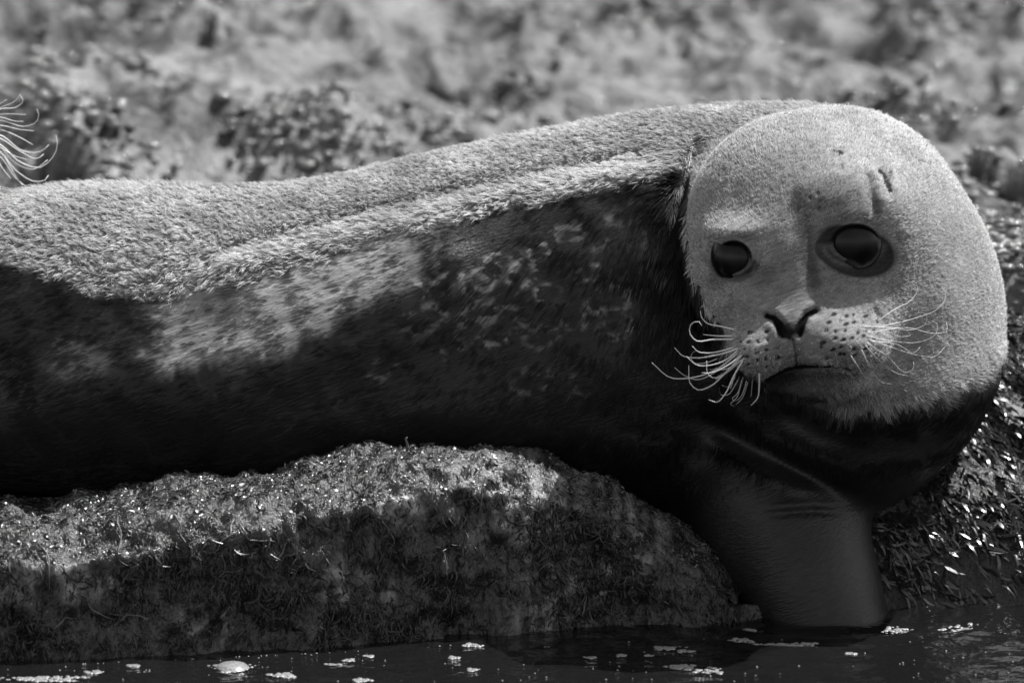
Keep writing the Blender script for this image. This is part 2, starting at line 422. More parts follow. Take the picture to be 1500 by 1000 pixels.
# colour of the coat (albedo), with some sheen and shade painted in
X3, Y3, Z3 = BV.T
alb_dry = .40 + .07*fbm(X3*18, Y3*18, Z3*18, 3, 21) + .06*vnoise(X3*120, Y3*120, Z3*120, 22)
u_ = X3*1.0+Z3*.45; v_ = Z3-X3*.35
rings = np.abs(vnoise(u_*21+1.5, v_*34, Y3*12, 31)+.35*vnoise(u_*60, v_*80, Y3*30, 32))
spots = (1-sstep(.04, .13, rings))*sstep(-.1, .5, vnoise(u_*9+4, v_*12, Y3*5, 33)+.25)
zone = sstep(520, 640, PX)*(1-sstep(985, 1040, PX))*sstep(18, 60, PY-np.interp(PX, DRYX, DRYY))*(1-sstep(470, 600, PY))
alb_wet = .017 + .009*fbm(X3*14, Y3*14, Z3*20, 3, 41) + .03*spots*zone + .018*spots*(1-zone)*(PX < 1000)
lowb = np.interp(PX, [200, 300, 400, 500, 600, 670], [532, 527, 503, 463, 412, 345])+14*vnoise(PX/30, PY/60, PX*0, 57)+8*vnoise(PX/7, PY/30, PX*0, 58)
damp_sheen = sstep(-30, 8, lowb-PY)*sstep(210, 262, PX+26*vnoise(PX/40, PY/9, PX*0, 59)+12*vnoise(PX/9, PY/4, PX*0, 69))*(1-sstep(540, 690, PX))   # half-dried band, its wet sheen painted as paler hair
alb_wet = alb_wet + .31*damp_sheen*np.clip(.85+.55*vnoise(u_*9, v_*130, Y3*20, 60), .25, 1.5)
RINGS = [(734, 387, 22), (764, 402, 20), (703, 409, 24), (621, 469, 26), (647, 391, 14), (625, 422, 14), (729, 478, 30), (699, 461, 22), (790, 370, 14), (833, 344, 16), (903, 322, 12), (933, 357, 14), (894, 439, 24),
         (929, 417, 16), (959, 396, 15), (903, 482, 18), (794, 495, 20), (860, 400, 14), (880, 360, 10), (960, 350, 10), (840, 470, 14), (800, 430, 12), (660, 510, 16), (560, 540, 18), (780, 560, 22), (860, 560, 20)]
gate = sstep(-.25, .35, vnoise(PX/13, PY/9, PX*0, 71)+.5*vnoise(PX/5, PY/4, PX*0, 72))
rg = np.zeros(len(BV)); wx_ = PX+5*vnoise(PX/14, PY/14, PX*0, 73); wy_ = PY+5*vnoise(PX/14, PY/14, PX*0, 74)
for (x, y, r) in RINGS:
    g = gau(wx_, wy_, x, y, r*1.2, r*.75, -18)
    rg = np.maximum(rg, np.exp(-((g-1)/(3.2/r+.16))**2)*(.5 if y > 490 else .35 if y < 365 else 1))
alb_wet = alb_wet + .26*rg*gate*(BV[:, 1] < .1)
film = sstep(.0, .5, vnoise(X3*16, Y3*10, Z3*20, 55)+.4*vnoise(X3*50, Y3*50, Z3*50, 56)+.15)
mud = sstep(1.0, .55, gau(PX, PY, 120, 500, 60, 105, 12)); alb_wet = alb_wet + .05*mud*film
alb_wet = alb_wet + .006*sstep(980, 1080, PX)*sstep(555, 620, PY)  # soft grey sheen of the chest, lifted into the albedo
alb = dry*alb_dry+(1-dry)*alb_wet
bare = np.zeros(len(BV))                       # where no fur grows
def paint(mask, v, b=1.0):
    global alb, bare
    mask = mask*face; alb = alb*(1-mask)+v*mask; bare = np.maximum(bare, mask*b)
pg = gau(PX, PY, 1253, 368, 60, 38, 14)
paint(1-sstep(.92, 1.08, np.minimum(pg, gau(PX, PY, 1222, 360, 30, 24, -20))), .04, 1)
for (x, y, rx, ry, ro) in (LEYE, REYE):
    g = gau(PX, PY, x, y, rx, ry, ro); paint(1-sstep(1.15, 1.32, g), .009)
    paint((1-sstep(1.5, 1.95, g))*sstep(-.1, .4, (PY-y)/ry), .12, .9)
for q in (NOSTRIL_L, NOSTRIL_R):
    k_ = .6+.5*sstep(30, 8, np.hypot(PX-q[-1][0], PY-q[-1][1])); paint(1-sstep(5.5, 9, seg_d(PX, PY, q)/k_), .006)
paint(1-sstep(.7, 1.1, gau(PX, PY, 1158, 485, 14, 15)), .016)
paint(.5*(1-sstep(.6, 1.1, gau(PX, PY, 1158, 470, 12, 14))), .08, .8)
paint(.8*(1-sstep(1, 3, seg_d(PX, PY, [(1161, 492), (1164, 510), (1166, 522), (1167, 536)]))), .03)
paint(1-sstep(2, 5, dm), .01)
below = sstep(0, 5, PY-np.interp(PX, [m_[0] for m_ in MOUTH], [m_[1] for m_ in MOUTH]))
paint(below*(1-sstep(1200, 1262, PX+.6*(PY-550)))*(1-sstep(.8, 1.15, gau(PX, PY, 1175, 560, 85, 30, 5)))*(1-.45*sstep(1150, 1200, PX)), .045, .4)  # wet chin, with the shade under the mouth painted in
fi = np.nonzero(face > .01)[0]; fx_, fy_ = PX[fi], PY[fi]; pm_ = np.zeros(len(fi))
for (x, y) in PITS: pm_ = np.maximum(pm_, 1-sstep(.7, 1.25, gau(fx_, fy_, x, y, 3.6+1.6*math.sin(x*7.1), 2.4+.8*math.sin(y*5.3), -20)))
pit_ = np.zeros(len(BV)); pit_[fi] = pm_; paint(pit_, .03)
for (x, y, r) in MARKS: paint(1-sstep(.6, 1.2, gau(PX, PY, x, y, r, r)), .02)
paint(1-sstep(2, 6, seg_d(PX, PY, [(1288, 252), (1297, 261), (1303, 281)])*(1+.5*vnoise(PX/5, PY/5, PX*0, 15))), .03, .9)
paint(.5*(1-sstep(2, 8, seg_d(PX, PY, [(1273, 268), (1275, 285), (1283, 308)])*(1+.4*vnoise(PX/6, PY/6, PX*0, 14)))), .14, .3)  # shadow in the crease before the ear, painted on
paint(.85*(1-sstep(4, 22, seg_d(PX, PY, [(1170, 285), (1178, 330), (1180, 365), (1194, 412)])*(1+.3*vnoise(PX/14, PY/14, PX*0, 16)))), .10, .0)  # shade down the nose bridge, painted as darker fur
paint(.45*(1-sstep(.5, 1.0, gau(PX, PY, 1215, 282, 70, 30, -12))), .12, .2)  # shade on the forehead, painted into the coat
paint(.55*(1-sstep(.4, 1.05, gau(PX, PY, 1120, 405, 30, 20, -35))), .16, .0)  # tear-stained inner eye, its shading painted in as well
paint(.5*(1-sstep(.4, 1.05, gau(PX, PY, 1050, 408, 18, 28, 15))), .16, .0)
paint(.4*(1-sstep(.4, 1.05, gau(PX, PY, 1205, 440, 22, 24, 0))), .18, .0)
paint(.55*(1-sstep(.5, 1.0, gau(PX, PY, 1215, 285, 60, 32, -15))), .2, .4)  # second layer of painted forehead shade
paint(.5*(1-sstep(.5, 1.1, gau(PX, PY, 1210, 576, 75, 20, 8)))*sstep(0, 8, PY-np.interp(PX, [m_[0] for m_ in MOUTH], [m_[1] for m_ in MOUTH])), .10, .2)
alb = np.clip(alb, .004, .7)

def seal_skin_material():
    m, n, b = new_mat('seal_coat')
    a = N(n, 'ShaderNodeAttribute', attribute_name='albedo'); d = N(n, 'ShaderNodeAttribute', attribute_name='dry')
    co = objcoord(n, (1, 1, 1), (0, .35, 0)); mp = N(n, 'ShaderNodeMapping'); mp.inputs['Scale'].default_value = (60, 160, 420)
    n.links.new(co, mp.inputs[0]); nz = noise(n, 1.0, 4, .6, mp.outputs[0])
    nz2 = noise(n, 300, 3, .6, co)
    f = math_(n, 'MULTIPLY', a.outputs['Fac'], ramp(n, nz.outputs[0], [(.3, .6), (.7, 1.25)]).outputs[0])
    c = N(n, 'ShaderNodeCombineColor')
    for i in range(3): n.links.new(f, c.inputs[i])
    n.links.new(c.outputs[0], b.inputs['Base Color'])
    n.links.new(mixf(n, d.outputs['Fac'], .34, .8), b.inputs['Roughness'])
    n.links.new(mixf(n, d.outputs['Fac'], .38, .1), b.inputs['Specular IOR Level'])
    b1 = bump(n, nz.outputs[0], .0015, .8); b2 = bump(n, nz2.outputs[0], .0006, .5, b1)
    n.links.new(b2.outputs[0], b.inputs['Normal']); return m
M_skin = seal_skin_material()
me = mesh_np('seal_body', BV, BF, M_skin)
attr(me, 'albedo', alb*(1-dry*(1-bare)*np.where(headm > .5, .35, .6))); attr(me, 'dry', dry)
base = W(500, 730, .08)
seal = link('seal', None, None, (0, 0, 0))
tag(seal, 'pale-headed seal with dark wet flank lying on the rock, facing round', 'seal')
body = link('body', me, seal)

# eyes
def surf_y(px, py, r=6):
    m = (np.abs(PX0-px) < r) & (np.abs(PY0-py) < r); return BV0[m, 1].min()
def eye_material():
    m, n, b = new_mat('eye'); a = N(n, 'ShaderNodeAttribute', attribute_name='iris_reflex')
    r = ramp(n, a.outputs['Fac'], [(.82, .003), (.95, .015), (1.0, .009)]); n.links.new(r.outputs[0], b.inputs['Base Color']); b.inputs['Roughness'].default_value = .23; b.inputs['Specular IOR Level'].default_value = .26  # grey disc painted in for the cornea's reflection
    return m
M_eye = eye_material()
def uv_sphere(name, mat, r, seg=32, rings=20, sx=1, sy=1, sz=1):
    V = [(0, 0, r*sz)]; F = []
    for i in range(1, rings):
        t = math.pi*i/rings
        for j in range(seg):
            p = 2*math.pi*j/seg; V.append((r*sx*math.sin(t)*math.cos(p), r*sy*math.sin(t)*math.sin(p), r*sz*math.cos(t)))
    V.append((0, 0, -r*sz)); e = len(V)-1
    for j in range(seg): F.append((0, 1+j, 1+(j+1) % seg, 1+(j+1) % seg))
    T = [(0, 1+j, 1+(j+1) % seg) for j in range(seg)]
    for i in range(rings-2):
        for j in range(seg):
            a = 1+i*seg+j; b_ = 1+i*seg+(j+1) % seg; T += [(a, a+seg, b_+seg), (a, b_+seg, b_)]
    T += [(e, 1+(rings-2)*seg+(j+1) % seg, 1+(rings-2)*seg+j) for j in range(seg)]
    me = mesh_np(name, V, T, mat); q = np.array(V)/r; g = np.array([-.05, -.97, .16]); attr(me, 'iris_reflex', np.clip(q @ (g/np.linalg.norm(g)), 0, 1)); return me
BV0, PX0, PY0 = BV, PX, PY
for (x, y, rx, ry, ro) in (LEYE, REYE):
    ring = gau(PX, PY, x, y, rx, ry, ro); m = (ring > 1.1) & (ring < 1.35) & (face > .5)
    nm_ = BN[(ring > 1.3) & (ring < 2.2) & (face > .5)].mean(0); nm_ /= np.linalg.norm(nm_); nm_ = .5*nm_+.5*TOCAM; nm_ /= np.linalg.norm(nm_)
    r = .034 if x < 1200 else .041
    c = BV[m].mean(0)-nm_*(r-.0066)
    link('eye', uv_sphere('eye', M_eye, r), seal, c)

# ---------------------------------------------------------------- fur
def hair_object(name, roots, nrm, tang, length, lift, radius, alb_h, mat, parent, npt=4, clump=.006, clump_k=.6, bend=.4, jit=.15):
    n_ = len(roots)
    t = tang - (tang*nrm).sum(1, keepdims=True)*nrm; t /= np.linalg.norm(t, axis=1, keepdims=True)+1e-9
    key = np.floor((roots+.0015*rng.normal(size=roots.shape))/clump).astype(np.int64)
    _, inv = np.unique(key[:, 0]*1000003+key[:, 1]*10007+key[:, 2], return_inverse=True); inv = inv.ravel()
    cnt = np.bincount(inv).astype(float)
    cen = np.stack([np.bincount(inv, roots[:, k])/cnt for k in range(3)], 1)[inv]
    cj = rng.normal(size=(len(cnt), 3))[inv]*jit*1.6 + rng.normal(size=(n_, 3))*jit
    cl = (1+.25*rng.normal(size=len(cnt)))[inv]
    L = (length*cl*rng.uniform(.7, 1.15, n_))[:, None]; lf = np.asarray(lift).reshape(-1, 1)
    d0 = t*np.cos(lf)+nrm*np.sin(lf)+cj; d0 /= np.linalg.norm(d0, axis=1, keepdims=True)
    P = np.zeros((n_, npt, 3), np.float32)
    base_ = roots-nrm*.001
    for i in range(npt):
        s = i/(npt-1)
        p = base_ + d0*L*s + t*L*bend*s*s - nrm*L*bend*.5*np.sin(lf)*s*s
        pc = cen + d0*L*s + t*L*bend*s*s - nrm*L*bend*.5*np.sin(lf)*s*s
        p = p + (pc-p)*(clump_k*s**1.3)
        P[:, i] = p
    hc = bpy.data.hair_curves.new(name); hc.add_curves([npt]*n_)
    hc.attributes['position'].data.foreach_set('vector', P.reshape(-1))
    ra = hc.attributes.get('radius') or hc.attributes.new('radius', 'FLOAT', 'POINT')
    prof = np.array([1, .9, .7, .2, .1, .1])[:npt]; prof[-1] = .15
    rad = np.asarray(radius)*np.ones(n_)
    ra.data.foreach_set('value', (rad[:, None]*prof[None, :]).astype(np.float32).ravel())
    aa = hc.attributes.new('albedo', 'FLOAT', 'CURVE'); aa.data.foreach_set('value', np.asarray(alb_h, np.float32))
    hc.materials.append(mat)
    return link(name, hc, parent)
def fur_material(name, rough, spec, gain=1.0, tipped=False):
    m, n, b = new_mat(name)
    a = N(n, 'ShaderNodeAttribute', attribute_name='albedo'); f = math_(n, 'MULTIPLY', a.outputs['Fac'], gain)
    c = N(n, 'ShaderNodeCombineColor')
    for i in range(3): n.links.new(f, c.inputs[i])
    n.links.new(c.outputs[0], b.inputs['Base Color']); b.inputs['Roughness'].default_value = rough; b.inputs['Specular IOR Level'].default_value = spec
    if tipped:                                      # hairs are dark at the root, pale at the tip
        ci = N(n, 'ShaderNodeHairInfo'); r = ramp(n, ci.outputs['Intercept'], [(0, .45), (.6, 1)]); f2 = math_(n, 'MULTIPLY', f, r.outputs[0])
        for i in range(3): n.links.new(f2, c.inputs[i])
    return m
M_dry = fur_material('dry_fur', .55, .3, 1.5, True); M_wet = fur_material('wet_fur', .36, .35, .6)
def sample(n_, w):
    A = np.linalg.norm(np.cross(BV[BF[:, 1]]-BV[BF[:, 0]], BV[BF[:, 2]]-BV[BF[:, 0]]), axis=1)
    p = A*w[BF].mean(1); c = np.cumsum(p); i = np.searchsorted(c, rng.uniform(0, c[-1], n_)); i = np.minimum(i, len(BF)-1)
    u, v = rng.uniform(size=(2, n_)); s = u+v > 1; u[s] = 1-u[s]; v[s] = 1-v[s]
    B = np.stack([1-u-v, u, v], 1); f = BF[i]
    lin = lambda q: (q[f]*(B[..., None] if q.ndim == 2 else B)).sum(1)
    nn = lin(BN); nn /= np.linalg.norm(nn, axis=1, keepdims=True)
    return lin(BV), nn, lin(alb), lin(bare), lin(headm), lin(dry)
def flow(P, hm, px, py):
    """direction the coat lies: towards the tail, on the head away from the nose"""
    t = np.tile(np.array([-1.0, 0, -.12]), (len(P), 1))
    k = sstep(760, 1010, px)*sstep(-10, 60, py-np.interp(px, DRYX, DRYY))
    t = t*(1-k[:, None])+k[:, None]*np.array([-.45, -.1, -.9])
    t[:, 2] -= .22*sstep(0, 80, py-np.interp(px, DRYX, DRYY))
    k2 = sstep(560, 700, px)*sstep(-10, 30, py-np.interp(px, DRYX, DRYY))
    t[:, 2] -= .75*k2
    nose = W(1160, 470, -.36); h_ = P-nose; h_ /= np.linalg.norm(h_, axis=1, keepdims=True)+1e-9
    h_ = h_+np.array([.0, .3, 0])
    return t*(1-hm[:, None])+h_*hm[:, None]
vis = sstep(-.55, -.1, -BN[:, 1]*.8+BN[:, 2]*.5)*(BV[:, 0] > -.78)
P, nn, al, ba, hm, dr = sample(330000, vis*(dry > .35)*np.where(headm > .5, 1.25, .75))
px, py = PJ(P); keep = rng.uniform(size=len(P)) > ba*1.2
P, nn, al, hm, dr, px, py = P[keep], nn[keep], al[keep], hm[keep], dr[keep], px[keep], py[keep]
nearnose = np.exp(-(gau(px, py, 1170, 480, 110, 90))**2)*(hm > .5)
facek = np.exp(-(gau(px, py, 1165, 400, 150, 150))**2)*(hm > .5)
ln = np.where(hm > .5, .0050, .0078)*(1-.55*facek)*(1-.5*nearnose)
tier = np.interp(px, [f[0] for f in FOLD1], [f[1] for f in FOLD1])-py          # above the fold the coat stands up, below it lies
up = np.where(px > 300, sstep(-8, 8, tier), .6)
wob = vnoise(P[:, 0]*22, P[:, 1]*22, P[:, 2]*30, 231)
lf = np.where(hm > .5, .5, .38+.45*up+.22*wob)*(1-.3*nearnose)
ln = np.where(hm > .5, ln, ln*(1.15-.4*up)*(1+.25*vnoise(P[:, 0]*50, P[:, 1]*50, P[:, 2]*60, 232)))
nk = (hm > .5)*sstep(1290, 1350, px)*sstep(230, 300, py); ln = ln*(1-.25*nk); lf = lf*(1-.35*nk)
jl = np.abs(np.interp(px, JAWX, JAWY)-py) < 24
ln = np.where((hm > .5) & jl & (px > 1210), .0075, ln)
fl_ = flow(P, hm, px, py)
sw_ = np.stack([0*wob, .2*vnoise(P[:, 0]*18, P[:, 1]*18, P[:, 2]*24, 233), .55*vnoise(P[:, 0]*15+px/90, P[:, 1]*15, P[:, 2]*30, 234)-.25*(1-up)], 1)
fl_ = fl_+sw_*(hm < .5)[:, None]
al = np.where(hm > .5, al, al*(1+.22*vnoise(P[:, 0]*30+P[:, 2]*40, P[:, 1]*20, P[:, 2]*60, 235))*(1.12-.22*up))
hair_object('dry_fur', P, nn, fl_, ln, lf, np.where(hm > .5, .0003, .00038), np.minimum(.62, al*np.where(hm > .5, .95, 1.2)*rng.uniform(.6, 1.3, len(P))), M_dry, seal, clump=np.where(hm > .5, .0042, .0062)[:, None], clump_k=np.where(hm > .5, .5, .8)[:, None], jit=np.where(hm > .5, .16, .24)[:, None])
viw = sstep(-.2, .2, -BN[:, 1]*.9+BN[:, 2]*.4)*(BV[:, 0] > -.72)*(BV[:, 2] > .0)
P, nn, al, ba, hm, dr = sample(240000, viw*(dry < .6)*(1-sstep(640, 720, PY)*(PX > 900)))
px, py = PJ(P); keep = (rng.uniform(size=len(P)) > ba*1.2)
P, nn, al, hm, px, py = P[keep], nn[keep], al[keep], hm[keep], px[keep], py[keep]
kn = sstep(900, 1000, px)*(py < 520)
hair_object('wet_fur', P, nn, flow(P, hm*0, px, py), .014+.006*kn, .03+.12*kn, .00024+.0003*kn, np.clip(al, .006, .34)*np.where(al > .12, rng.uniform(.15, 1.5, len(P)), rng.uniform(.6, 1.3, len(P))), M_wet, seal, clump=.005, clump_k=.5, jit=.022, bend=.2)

# whiskers
def whisker_material():
    m, n, b = new_mat('whisker'); b.inputs['Base Color'].default_value = grey(.85); b.inputs['Roughness'].default_value = .35
    b.inputs['Subsurface Weight'].default_value = 0
    return m
M_wh = whisker_material()
def tube(name, pts, r0, r1, mat, sides=6, tip=True):
    pts = np.asarray(pts, float); n_ = len(pts); T = np.gradient(pts, axis=0); T /= np.linalg.norm(T, axis=1, keepdims=True)+1e-12
    ref = np.array([0, 1, .2]); A = np.cross(T, ref); A /= np.linalg.norm(A, axis=1, keepdims=True)+1e-9; B = np.cross(T, A)
    r = np.linspace(r0, r1, n_)[:, None, None]; ang = np.linspace(0, 2*np.pi, sides, endpoint=False)
    V = pts[:, None, :] + r*(np.cos(ang)[None, :, None]*A[:, None, :]+np.sin(ang)[None, :, None]*B[:, None, :])
    V = V.reshape(-1, 3); F = []
    for i in range(n_-1):
        for j in range(sides):
            a = i*sides+j; b = i*sides+(j+1) % sides; F += [(a, b, b+sides), (a, b+sides, a+sides)]
    V = np.vstack([V, pts[0], pts[-1]]); c0, c1 = len(V)-2, len(V)-1
    for j in range(sides): F += [(c0, (j+1) % sides, j), (c1, (n_-1)*sides+j, (n_-1)*sides+(j+1) % sides)]
    return V, np.array(F)
def spline(pts, m=14):
    pts = np.asarray(pts, float); s = np.r_[0, np.cumsum(np.linalg.norm(np.diff(pts, axis=0), axis=1))]
    q = np.linspace(0, s[-1], m); return np.stack([curve(s, pts[:, k], q) for k in range(pts.shape[1])], 1)
def pt_on(px, py):
    return BV[np.argmin((PX-px)**2+(PY-py)**2+1e6*(face < .3)), 1]
def add_whisker(pix, dY, r=.00075, parent=None, y0=None, m=16, flat=0):
    q = spline(pix, m); ya = (pt_on(*pix[0]) if y0 is None else y0)+.002
    s = np.linspace(0, 1, m)
    if flat: P = np.array([W(a, b, pt_on(a, b)-.002-dY*math.sin(2.6*t)) for (a, b), t in zip(q, s)])
    else: P = np.array([W(a, b, ya+dY*t) for (a, b), t in zip(q, s)])
    V, F = tube('whisker', P, r, r*.35, M_wh)
    return link('whisker', mesh_np('whisker', V, F, M_wh), parent)
WL = [[(1076, 497), (1046, 497), (1018, 498), (1010, 487), (1013, 474), (1024, 471), (1028, 477)],
      [(1078, 483), (1056, 478), (1034, 472), (1027, 463), (1026, 455)],
      [(1074, 492), (1052, 492), (1030, 490)],
      [(1078, 512), (1050, 520), (1018, 524), (1000, 521), (988, 509)],
      [(1078, 515), (1054, 524), (1030, 532), (1016, 531), (1012, 522), (1016, 515), (1022, 514)],
      [(1082, 516), (1050, 541), (1014, 553), (982, 553), (955, 531)],
      [(1080, 519), (1048, 545), (1020, 556), (1000, 548), (988, 538)],
      [(1086, 522), (1060, 549), (1040, 566), (1022, 571), (1012, 563), (1009, 535)],
      [(1086, 527), (1066, 545), (1048, 556)],
      [(1090, 525), (1074, 552), (1062, 577), (1050, 589), (1038, 585)],
      [(1092, 530), (1078, 562), (1066, 578), (1056, 578), (1054, 568)],
      [(1096, 532), (1086, 562), (1078, 584), (1070, 592), (1076, 595)],
      [(1100, 537), (1094, 565), (1085, 586), (1078, 592)],
      [(1104, 538), (1102, 562), (1100, 582)],
      [(1112, 545), (1112, 566), (1110, 582), (1100, 594)],
      [(1082, 510), (1062, 517), (1036, 522), (1022, 525)],
      [(1088, 519), (1066, 535), (1040, 546), (1028, 546)],
      [(1093, 522), (1078, 545), (1070, 570)]]
WR = [[(1262, 478), (1300, 479), (1340, 482), (1356, 474), (1358, 462), (1350, 457), (1345, 464)],
      [(1268, 486), (1300, 486), (1322, 493), (1334, 490), (1328, 484)],
      [(1270, 492), (1310, 500), (1350, 500), (1370, 490), (1374, 475), (1364, 470)],
      [(1272, 496), (1310, 510), (1350, 521), (1370, 522), (1384, 508)],
      [(1270, 502), (1300, 522), (1330, 545), (1338, 540), (1338, 530)],
      [(1268, 506), (1290, 530), (1318, 548), (1330, 550)],
      [(1262, 512), (1276, 540), (1292, 560), (1306, 562)],
      [(1246, 520), (1262, 545), (1274, 566)],
      [(1286, 470), (1312, 452), (1334, 440), (1344, 424), (1340, 412), (1332, 414)],
      [(1290, 478), (1340, 466), (1376, 450), (1386, 432), (1380, 420)],
      [(1288, 484), (1330, 480), (1372, 488), (1388, 484), (1386, 472)],
      [(1274, 499), (1316, 505), (1340, 516), (1348, 508)]]
for w in WL: add_whisker(w, random.uniform(-.02, .05), .00105, seal)
for w in [WL[i] for i in (3, 5, 6, 7, 8, 9, 11, 12, 15, 16)]:
    jx, jy, kk = random.uniform(-4, 6), random.uniform(-4, 7), random.uniform(.6, .95)
    add_whisker([(w[0][0]+jx+(a_-w[0][0])*kk, w[0][1]+jy+(b_-w[0][1])*kk) for a_, b_ in w], random.uniform(-.02, .05), .0009, seal)
for w in WR: add_whisker(w, random.uniform(.006, .016), .00045, seal, flat=1)
for w in ([(1110, 318), (1100, 308), (1094, 297)], [(1104, 323), (1096, 316), (1086, 309)]):
    add_whisker(w, -.01, .0005, seal, m=6)

# ---------------------------------------------------------------- shore, rocks, water
def axis_pts(lo, hi, h, far, grow=1.35):
    a = list(np.arange(lo, hi+h*.5, h)); s = h
    left = []; x = lo; 
    while x > -far: s *= grow; x -= s; left.append(x)
    s = h; right = []; x = a[-1]
    while x < far: s *= grow; x += s; right.append(x)
    return np.array(left[::-1]+a+right)
def grid_faces(nx, ny):
    i, j = np.meshgrid(np.arange(nx-1), np.arange(ny-1), indexing='ij'); a = i*ny+j
    return np.stack([a, a+ny, a+ny+1, a+1], -1).reshape(-1, 4)

def weed_rock_material(name, lo, hi, scale, rough=(.25, .6), bd=.006, fine=220, aniso=(1, 1, 1), rot=(0, 0, 0), spec=.6, dark_attr=False):
    m, n, b = new_mat(name)
    co = objcoord(n, aniso, rot)
    n1 = noise(n, scale, 7, .62, co); n2 = noise(n, fine, 4, .65, co); n3 = noise(n, scale*5, 5, .6, co)
    c1 = ramp(n, n1.outputs[0], [(.34, lo), (.5, (lo+hi)/2), (.68, hi)])
    c2 = ramp(n, n3.outputs[0], [(.35, .55), (.65, 1.3)])
    f = math_(n, 'MULTIPLY', c1.outputs[0], c2.outputs[0])
    if dark_attr:
        a = N(n, 'ShaderNodeAttribute', attribute_name='tone'); f = math_(n, 'MULTIPLY', f, a.outputs['Fac'])
    c = N(n, 'ShaderNodeCombineColor')
    for i in range(3): n.links.new(f, c.inputs[i])
    n.links.new(c.outputs[0], b.inputs['Base Color'])
    r = ramp(n, n3.outputs[0], [(.35, rough[0]), (.65, rough[1])]); n.links.new(r.outputs[0], b.inputs['Roughness'])
    b.inputs['Specular IOR Level'].default_value = spec
    b1 = bump(n, n3.outputs[0], bd*1.5, .8); b2 = bump(n, n2.outputs[0], bd*.35, .8, b1); n.links.new(b2.outputs[0], b.inputs['Normal'])
    return m
# --- background: nearly level weed-covered shore
SZ, SS = .27, .015
xs = axis_pts(-1.15, 1.2, .007, 400); ys = np.r_[np.arange(.22, 4.6, .009), 4.6+np.cumsum(.009*1.3**np.arange(1, 40))]; ys = ys[ys < 700]
GX, GY = np.meshgrid(xs, ys, indexing='ij')
near = (np.abs(GX) < 6) & (GY < 12)
fade = 1/(1+np.maximum(0, GY-5)*.3)
u, v = GX+.35*GY, GY-.12*GX
H = SZ + SS*np.minimum(GY, 12)
H = H + .050*fbm(u*3.1, v*1.9, u*0, 3, 70)*fade + .020*ridged(u*5.0, v*4.6, u*0, 4, 80)*near*fade + .010*fbm(u*28, v*22, u*0, 3, 90)*near
T_ = .08*fbm(u*1.3+3, v*3.6, u*0, 3, 260); q_ = .018; T_ = T_/q_+.25*vnoise(u*30, v*30, u*0, 261); T_ = q_*(np.floor(T_)+sstep(0, .28, T_-np.floor(T_)))
H = H + T_*near*fade*sstep(.5, 1.0, GY)
H = H - .12*sstep(.0, 1, (.7-GY)/.5)                      # falls away behind the seal
crk = np.maximum(0, 1-np.abs(vnoise(u*2.6+.4*vnoise(u*6, v*6, u*0, 64), v*4.6, u*0, 65))*5.5)*sstep(-.2, .3, vnoise(u*1.7, v*1.7, u*0, 66))
H = H - .05*crk*near*(GY > .8)
tone = np.ones_like(H)
LINES = []
def ledge(pts, drop, wid, ext=1.0):
    """a step facing the water: rises behind the line, hollow in front"""
    global H, tone
    LINES.append(pts)
    q = np.array([WZ(px, py, SZ, SS, 0)[:2] for px, py in pts]); 
    m = (GX > q[:, 0].min()-.3) & (GX < q[:, 0].max()+.3) & (GY > q[:, 1].min()-.8) & (GY < q[:, 1].max()+.8)
    yl = np.interp(GX, q[:, 0], q[:, 1]) + .03*vnoise(GX*14, GX*0, GX*0, 61)
    end = sstep(q[0, 0]-.03, q[0, 0]+.05, GX)*(1-sstep(q[-1, 0]-.05, q[-1, 0]+.03, GX))
    dy = GY-yl
    H = np.where(m, H + end*drop*(sstep(-.02, .06, dy)*np.exp(-np.maximum(dy, 0)/(wid*1.6)) - .8*np.exp(-(np.minimum(dy, 0)/wid)**2)*(dy < .01)), H)
ledge([(70, 158), (120, 140), (200, 128), (290, 118), (345, 140)], .075, .16)
ledge([(250, 172), (300, 160), (350, 168)], .05, .12)
ledge([(0, 45), (60, 50), (120, 40), (200, 14)], .025, .2)
ledge([(455, 108), (500, 98), (580, 96)], .035, .10)
ledge([(898, 94), (940, 88), (985, 98), (1020, 118)], .035, .10)
ledge([(640, 62), (700, 56), (745, 50)], .035, .12)
ledge([(760, 30), (800, 20), (830, 14)], .04, .12)
ledge([(600, 130), (680, 134), (800, 132)], .025, .10)
ledge([(1170, 82), (1250, 78), (1330, 90)], .03, .10)
ledge([(1240, 28), (1300, 30), (1360, 34)], .04, .14)
ledge([(1310, 60), (1370, 54), (1480, 36)], .035, .12)
ledge([(1390, 160), (1450, 150), (1520, 148)], .035, .10)
ledge([(1380, 262), (1440, 272), (1540, 285)], .05, .16)
ledge([(0, 262), (60, 258), (130, 262)], .05, .2)
ledge([(930, 20), (990, 16), (1080, 22)], .045, .14)
pxg, pyg = PJ(np.stack([GX, GY, H], -1))
vz_ = near & (pxg > -200) & (pxg < 1700) & (pyg > -80) & (pyg < 420)
tv, lx, ly = np.ones(vz_.sum()), pxg[vz_], pyg[vz_]
lx = lx+18*vnoise(lx/40, ly/14, lx*0, 271)+7*vnoise(lx/9, ly/5, lx*0, 272); ly = ly+9*vnoise(lx/30, ly/10, lx*0, 273)+4*vnoise(lx/8, ly/5, lx*0, 274)
for p_ in LINES: tv = tv*(1-.8*np.exp(-(seg_d(lx, ly, [(a_, b_+6) for a_, b_ in p_])/8)**2))          # weed in the cracks, black with the hollows' shade painted in
for (x, y, rx, ry) in ((200, 178, 110, 36), (310, 190, 60, 34), (110, 38, 110, 22), (1460, 308, 70, 34), (20, 262, 50, 14)):
    tv = tv*(1-.85*np.exp(-gau(lx, ly, x, y, rx, ry)**4))  # broad dark hollows, their shade painted into the tone
tone = np.ones_like(H); tone[vz_] = tv
